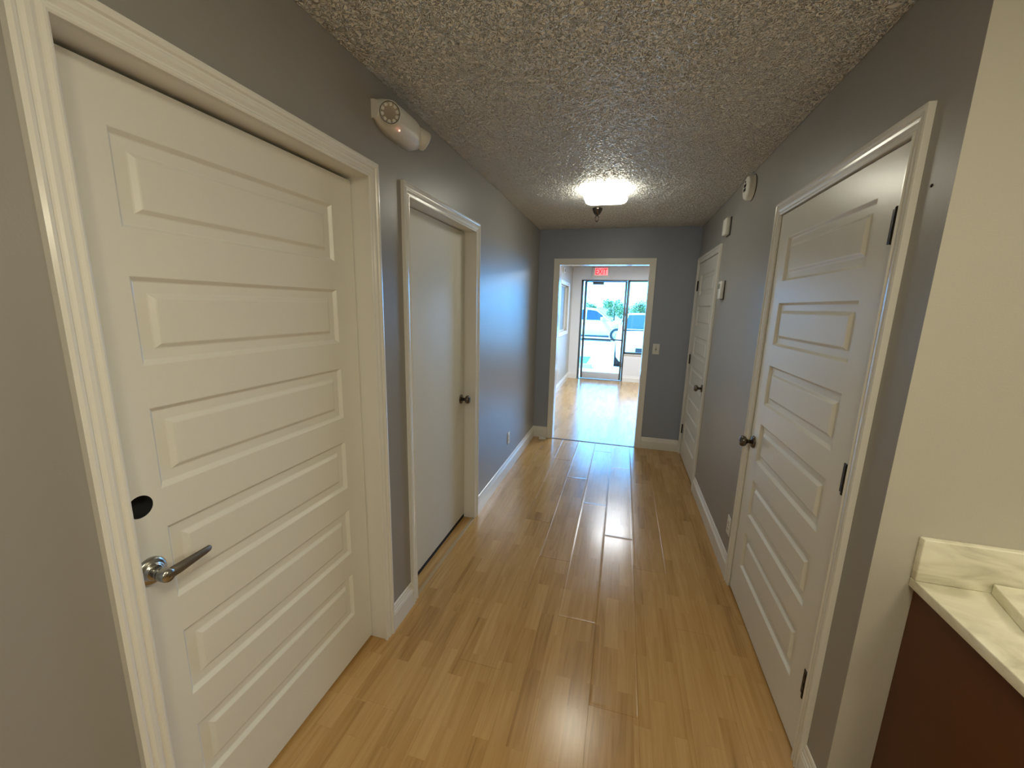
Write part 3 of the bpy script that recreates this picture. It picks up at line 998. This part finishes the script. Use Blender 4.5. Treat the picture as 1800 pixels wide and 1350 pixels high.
# ------------------------------------------------------------------ vanity
CT = .88
e = empty('vanity_cabinet', (1.4, .94, 0))
tag(e, 'reddish-brown vanity cabinet under the marble counter', 'cabinet')
mb = MB()
mb.box(.812, .830, .690, YC - .001, .0, CT - .028, .001)
mb.build('side_panel', M_cab, e)
mb = MB(); mb.box(.830, 1.98, .73, YC - .001, .09, CT - .03); mb.box(.830, 1.98, .76, YC - .001, 0, .09); mb.box(.830, .875, .690, .730, .09, CT - .03, .001)
mb.box(1.935, 1.98, .690, .73, .09, CT - .03, .001); mb.box(.875, 1.935, .69, .73, CT - .07, CT - .03, .001); mb.box(.875, 1.935, .69, .73, .09, .13, .001)
mb.build('cabinet_body', M_cab, e)
for x0, x1, kx in ((.868, 1.40, 1.36), (1.41, 1.942, 1.45)):
    mb = slab_mesh(x1 - x0, .72, .018, [(.05, x1 - x0 - .05, .05, .67)], lambda u, z, d, x0=x0: (x0 + u, .671 - d, .115 + z))
    d_ = mb.build('cabinet_door', M_cab, e)
    mb = MB(); mb.lathe([(.001, 0), (.006, 0), (.005, .012), (.012, .018), (.013, .024), (.001, .028)], (kx, .671, .76), '-y', 20)
    k = mb.build('door_knob', M_nickel, d_)
e = empty('vanity_counter', (1.4, .94, CT))
tag(e, 'cream marbled counter with a low backsplash on the brown vanity', 'counter')
mb = MB(); mb.box(.797, 2.0, .648, YC - .0005, CT - .027, CT, .003)
mb.build('countertop', M_marble, e)
mb = MB(); mb.box(.797, 2.0, YC - .021, YC - .0005, CT, 1.0, .003)
mb.build('backsplash', M_marble, e)
# loose slab lying on the counter
mb = MB()
mb.box(0, .50, -.155, 0, 0, .029, .0035)
o = mb.build('marble_slab', M_marble)
o.location = (.953, YC - .0235, CT + .0005); o.rotation_euler = (0, 0, math.radians(-2.5))
bm = bmesh.new(); bm.from_mesh(o.data)
for v in bm.verts: v.co.x += v.co.y * .22
bm.to_mesh(o.data); bm.free()
tag(o, 'loose cream marble slab lying on the vanity counter against the backsplash', 'marble slab')

# ------------------------------------------------------------------ outside
b = MB(); b.box(-40, 40, YF + .12, 90, -.4, -.1)
struct('ground', b, M_asphalt, 'sunlit pale car park paving outside', 'ground')
b = MB(); b.box(-6, 8, YF + .1, 10.45, -.25, -.045, .01)
struct('sidewalk', b, M_concrete, 'concrete walkway in front of the entrance', 'sidewalk')
b = MB(); b.box(-2.4, -1.0, 11.9, 14.1, -.1, -.096)
struct('painted_bay', b, M_bluepaint, 'blue painted parking bay marking on the paving', 'parking marking')
mb = MB()
mb.sweep([[(x, 11.28, -.1), (x, 11.31, .0), (x, 11.36, .02), (x, 11.44, .02), (x, 11.49, .0), (x, 11.52, -.1)] for x in (-2.4, -.78)], True, True)
tag(mb.build('wheel_stop', mat('grey_concrete_block', (.30, .32, .31), .9)), 'grey concrete wheel stop in front of the blue marking', 'wheel stop')

def car(name, label, loc, rot, L=4.6, W=1.84, Hr=1.66, suv=True, group=None):
    """local: nose at +y, origin on ground centre"""
    e = empty(name, (0, 0, 0)); tag(e, label, 'car', group)
    # stations y from nose to tail: (y, half width, z bottom, z shoulder/belt)
    hl = L / 2
    st = [(hl, .55, .32, .62), (hl - .06, .74, .24, .74), (hl - .25, .86, .20, .84), (hl - .7, .91, .20, .93), (hl - 1.15, .92, .20, 1.0),
          (hl - 1.6, .92, .20, 1.03), (0, .92, .20, 1.05), (-hl + 1.3, .92, .20, 1.07), (-hl + .5, .90, .22, 1.07), (-hl + .12, .84, .26, 1.02), (-hl, .74, .34, .92)]
    k = W / 1.84
    rings = []
    for y, hw, zb, zt in st:
        hw *= k
        half = [(hw * .90, zb), (hw * .985, zb + .10), (hw, zb + (zt - zb) * .45), (hw * .985, zb + (zt - zb) * .78), (hw * .93, zt - .015), (hw * .80, zt + .012), (hw * .4, zt + .03)]
        rings.append([(x, y, z) for x, z in half] + [(-x, y, z) for x, z in reversed(half)])
    mb = MB(); mb.sweep(rings, True, True, True); mb.build('car_body', M_carw, e)
    # greenhouse
    belt = 1.04
    gst = [(hl - 1.12, .80, 1.0, .0), (hl - 1.30, .79, 1.02, .14), (hl - 1.95, .70, 1.03, .93), (hl - 2.25, .68, 1.03, 1.0), (-.25, .68, 1.04, 1.0), (-hl + .95, .68, 1.05, .93), (-hl + .50, .70, 1.05, .75), (-hl + .18, .74, 1.03, .10)]
    gh = Hr - belt
    def gring(y, hw, zb, f, inset=0, top=True):
        zt = zb + gh * f
        w0 = .84 * k; wt = w0 + (hw * k - w0) * min(1, f + .05)
        h_ = [(w0 + inset, zb - .03), (w0 * .3 + wt * .7 + inset, zb + (zt - zb) * .7), (wt + inset, zt - .06 * f), (wt - .09, zt), (wt * .5, zt + .015 * f)]
        return [(x, y, z) for x, z in h_] + [(-x, y, z) for x, z in reversed(h_)]
    mb = MB(); mb.sweep([gring(*g) for g in gst], True, True, True); mb.build('cabin', M_carw, e)
    # side windows: slightly proud quads following cabin sides
    def side_pt(y, t, s):
        # interpolate gst
        for a, c in zip(gst, gst[1:]):
            if a[0] >= y >= c[0]:
                q = (a[0] - y) / (a[0] - c[0]); hw = a[1] + (c[1] - a[1]) * q; zb = a[2] + (c[2] - a[2]) * q; f = a[3] + (c[3] - a[3]) * q
                zt = zb + gh * f; w0 = .84 * k; wt = w0 + (hw * k - w0) * min(1, f + .05)
                x1 = w0 * .3 + wt * .7; z1 = zb + (zt - zb) * .7; z2 = zt - .06 * f
                P = [(w0, zb - .03), (x1, z1), (wt, z2)]
                z = zb + .03 + (z2 - zb - .06) * t
                if z < z1: r = (z - P[0][1]) / max(z1 - P[0][1], 1e-4); x = P[0][0] + (x1 - P[0][0]) * r
                else: r = (z - z1) / max(z2 - z1, 1e-4); x = x1 + (wt - x1) * r
                return (s * (x + .006), y, z)
    for s in (-1, 1):
        for ya, yb in ((hl - 1.62, hl - 2.42), (hl - 2.50, hl - 3.28), (hl - 3.36, -hl + .62)):
            mb = MB(); n = 8; rows = []
            for i in range(n + 1):
                y = ya + (yb - ya) * i / n
                rows.append([side_pt(y, t / 4, s) for t in range(5)])
            mb.sweep(rows, False, False, True); mb.build('side_window', M_carg, e)
        mb = MB()
        mb.box(s * .98 * k - .11, s * .98 * k + .11, hl - 1.72, hl - 1.58, 1.06, 1.22, .03)
        mb.build('wing_mirror', M_carw, e)
        mb = MB(); mb.box(min(s * .92 * k, s * .935 * k), max(s * .92 * k, s * .935 * k), -hl + 1.1, hl - 1.25, .21, .30, .004); mb.build('sill_trim', M_trimblk, e)
        mb = MB()
        mb.add([(s * .48, hl + .004, .64), (s * .76 * k, hl - .07, .66), (s * .84 * k, hl - .20, .78), (s * .50, hl - .05, .75)], [(0, 1, 2, 3)] if s > 0 else [(3, 2, 1, 0)])
        mb.add([(s * .48, hl - .06, .64), (s * .76 * k, hl - .13, .66), (s * .84 * k, hl - .26, .78), (s * .50, hl - .11, .75)], [(0, 1, 2, 3)])
        o = mb.build('headlight', M_lamp, e)
        for y in (hl - .88, -hl + .90):
            mb = MB(); R = .345
            x0 = s * (.92 * k - .20); x1 = s * (.925 * k)
            mb.lathe([(R * .62, 0), (R * .95, 0), (R, .03), (R, .17), (R * .95, .20), (R * .62, .20)], (x0 if s > 0 else x0, y, R), 'x' if s > 0 else '-x', 32, caps=False)
            t = mb.build('tyre', M_tyre, e)
            mb = MB()
            mb.lathe([(R * .63, .02), (R * .63, .195), (R * .58, .195), (R * .55, .14), (.05, .15), (.045, .175), (.001, .175)], (x0, y, R), 'x' if s > 0 else '-x', 32, caps=False)
            for q in range(5):
                a = 2 * PI * q / 5
                mb.tube([(x0 + s * .18, y + .04 * math.cos(a), R + .04 * math.sin(a)), (x0 + s * .185, y + R * .6 * math.cos(a), R + R * .6 * math.sin(a))], .022, 6)
            mb.build('wheel_rim', M_rim, e)
            mb = MB(); mb.lathe([(R * .999, .0), (R * 1.16, .0), (R * 1.16, .016), (R * .999, .016)], (s * (.913 * k), y, R + .01), 'x' if s > 0 else '-x', 32, caps=False)
            mb.build('wheel_arch', M_carw, e)
    # windscreen
    mb = MB()
    def front(y, f, x): return (x, y + .012, f)
    pts = [(-.66 * k, hl - 1.34, 1.10), (.66 * k, hl - 1.34, 1.10), (.58 * k, hl - 1.93, 1.03 + gh * .90), (-.58 * k, hl - 1.93, 1.03 + gh * .90)]
    mb.sweep([[(-.70 * k, hl - 1.265, 1.09), (0, hl - 1.235, 1.125), (.70 * k, hl - 1.265, 1.09)],
              [(-.60 * k, hl - 1.90, 1.03 + gh * .93), (0, hl - 1.87, 1.03 + gh * .98), (.60 * k, hl - 1.90, 1.03 + gh * .93)]], False, False, True)
    mb.build('windscreen', M_carg, e)
    mb = MB(); mb.box(-.72 * k, .72 * k, hl - 1.24, hl - 1.13, 1.005, 1.055, .01); mb.build('cowl', M_trimblk, e)
    mb = MB(); mb.box(-.42, .42, hl - .03, hl + .012, .47, .62, .01); mb.build('grille', M_trimblk, e)
    mb = MB(); mb.box(-.55, .55, hl - .05, hl + .006, .30, .40, .01); mb.build('lower_intake', M_trimblk, e)
    mb = MB(); mb.box(-.17, .17, hl + .010, hl + .018, .40, .47, .002); mb.build('number_plate', M_plastic, e)
    mb = MB(); mb.sweep([[(-.60 * k, -hl + .30, 1.13), (0, -hl + .27, 1.13), (.60 * k, -hl + .30, 1.13)], [(-.55 * k, -hl + .50, 1.03 + gh * .72), (0, -hl + .47, 1.03 + gh * .74), (.55 * k, -hl + .50, 1.03 + gh * .72)]], False, False, True)
    mb.build('rear_window', M_carg, e)
    e.location = loc; e.rotation_euler = (0, 0, rot)
    bpy.context.view_layer.update()
    for ch in e.children: ch.matrix_parent_inverse = Matrix()
    return e
car('parked_car', 'white car parked side-on across the car park, seen through the glass door', (-1.72, 21.9, -.1), -PI / 2, Hr=1.66)
car('parked_car', 'white car parked nose-in right outside, seen through the sidelight window', (.78, 13.70, -.1), PI, L=4.6, W=1.96, Hr=1.52)

# trees and hedge far behind
def tree(name, x, y, h, r, label, seed, trunk=True, n=1500):
    rnd = random.Random(seed)
    e = empty(name, (x, y, -.1)); tag(e, label, 'tree' if trunk else 'bush', 'greenery beyond the car park' if False else None)
    mb = MB()
    blobs = [(rnd.uniform(-.75, .75) * r, rnd.uniform(-.6, .6) * r, h - r * .75 + rnd.uniform(-.95, .3) * r, r * rnd.uniform(.32, .55)) for _ in range(13)]
    for i in range(n):
        bx, by, bz, br = rnd.choice(blobs)
        d = Vector((rnd.gauss(0, 1), rnd.gauss(0, 1), rnd.gauss(0, 1))).normalized()
        p = Vector((x + bx, y + by, bz - .1)) + d * br * rnd.uniform(.75, 1.05)
        a = d.orthogonal().normalized(); a.rotate(Matrix.Rotation(rnd.uniform(0, 6), 3, d)); c = d.cross(a)
        s = rnd.uniform(.06, .13)
        q = d * rnd.uniform(-.05, .05)
        mb.add([p - a * s, p + c * s * .5 + q, p + a * s, p - c * s * .5 - q], [(0, 1, 2, 3)])
    mb.build('foliage', M_leaf, e, fixn=False)
    mb = MB()
    mb.tube([(x, y, -.1), (x + .04, y, h * .35), (x - .03, y, h * .75)], [.09 * h / 3, .07 * h / 3, .03 * h / 3], 8)
    for q in range(5):
        a = q * 1.3; mb.tube([(x, y, h * (.4 + .06 * q)), (x + math.cos(a) * r * .5, y + math.sin(a) * r * .5, h * (.62 + .06 * q))], [.04, .015], 6)
    mb.build('trunk', M_bark, e)
    return e
tree('leafy_tree', -1.05, 45, 2.75, 1.15, 'round leafy tree beyond the parked cars, seen through the glass door', 1)
tree('leafy_tree', 1.55, 45, 2.85, 1.25, 'leafy tree beyond the parked cars, seen through the sidelight window', 2)
tree('leafy_tree', -3.7, 47, 2.3, .7, 'small low tree at the left edge of the glass door view', 3, n=500)
b = MB(); b.box(-16, 14, 52, 56, -.1, 1.55); b.box(-16.2, 14.2, 51.8, 56.2, 1.55, 1.7)
tag(b.build('distant_building', M_stucco), 'low pale building far behind the cars', 'building')
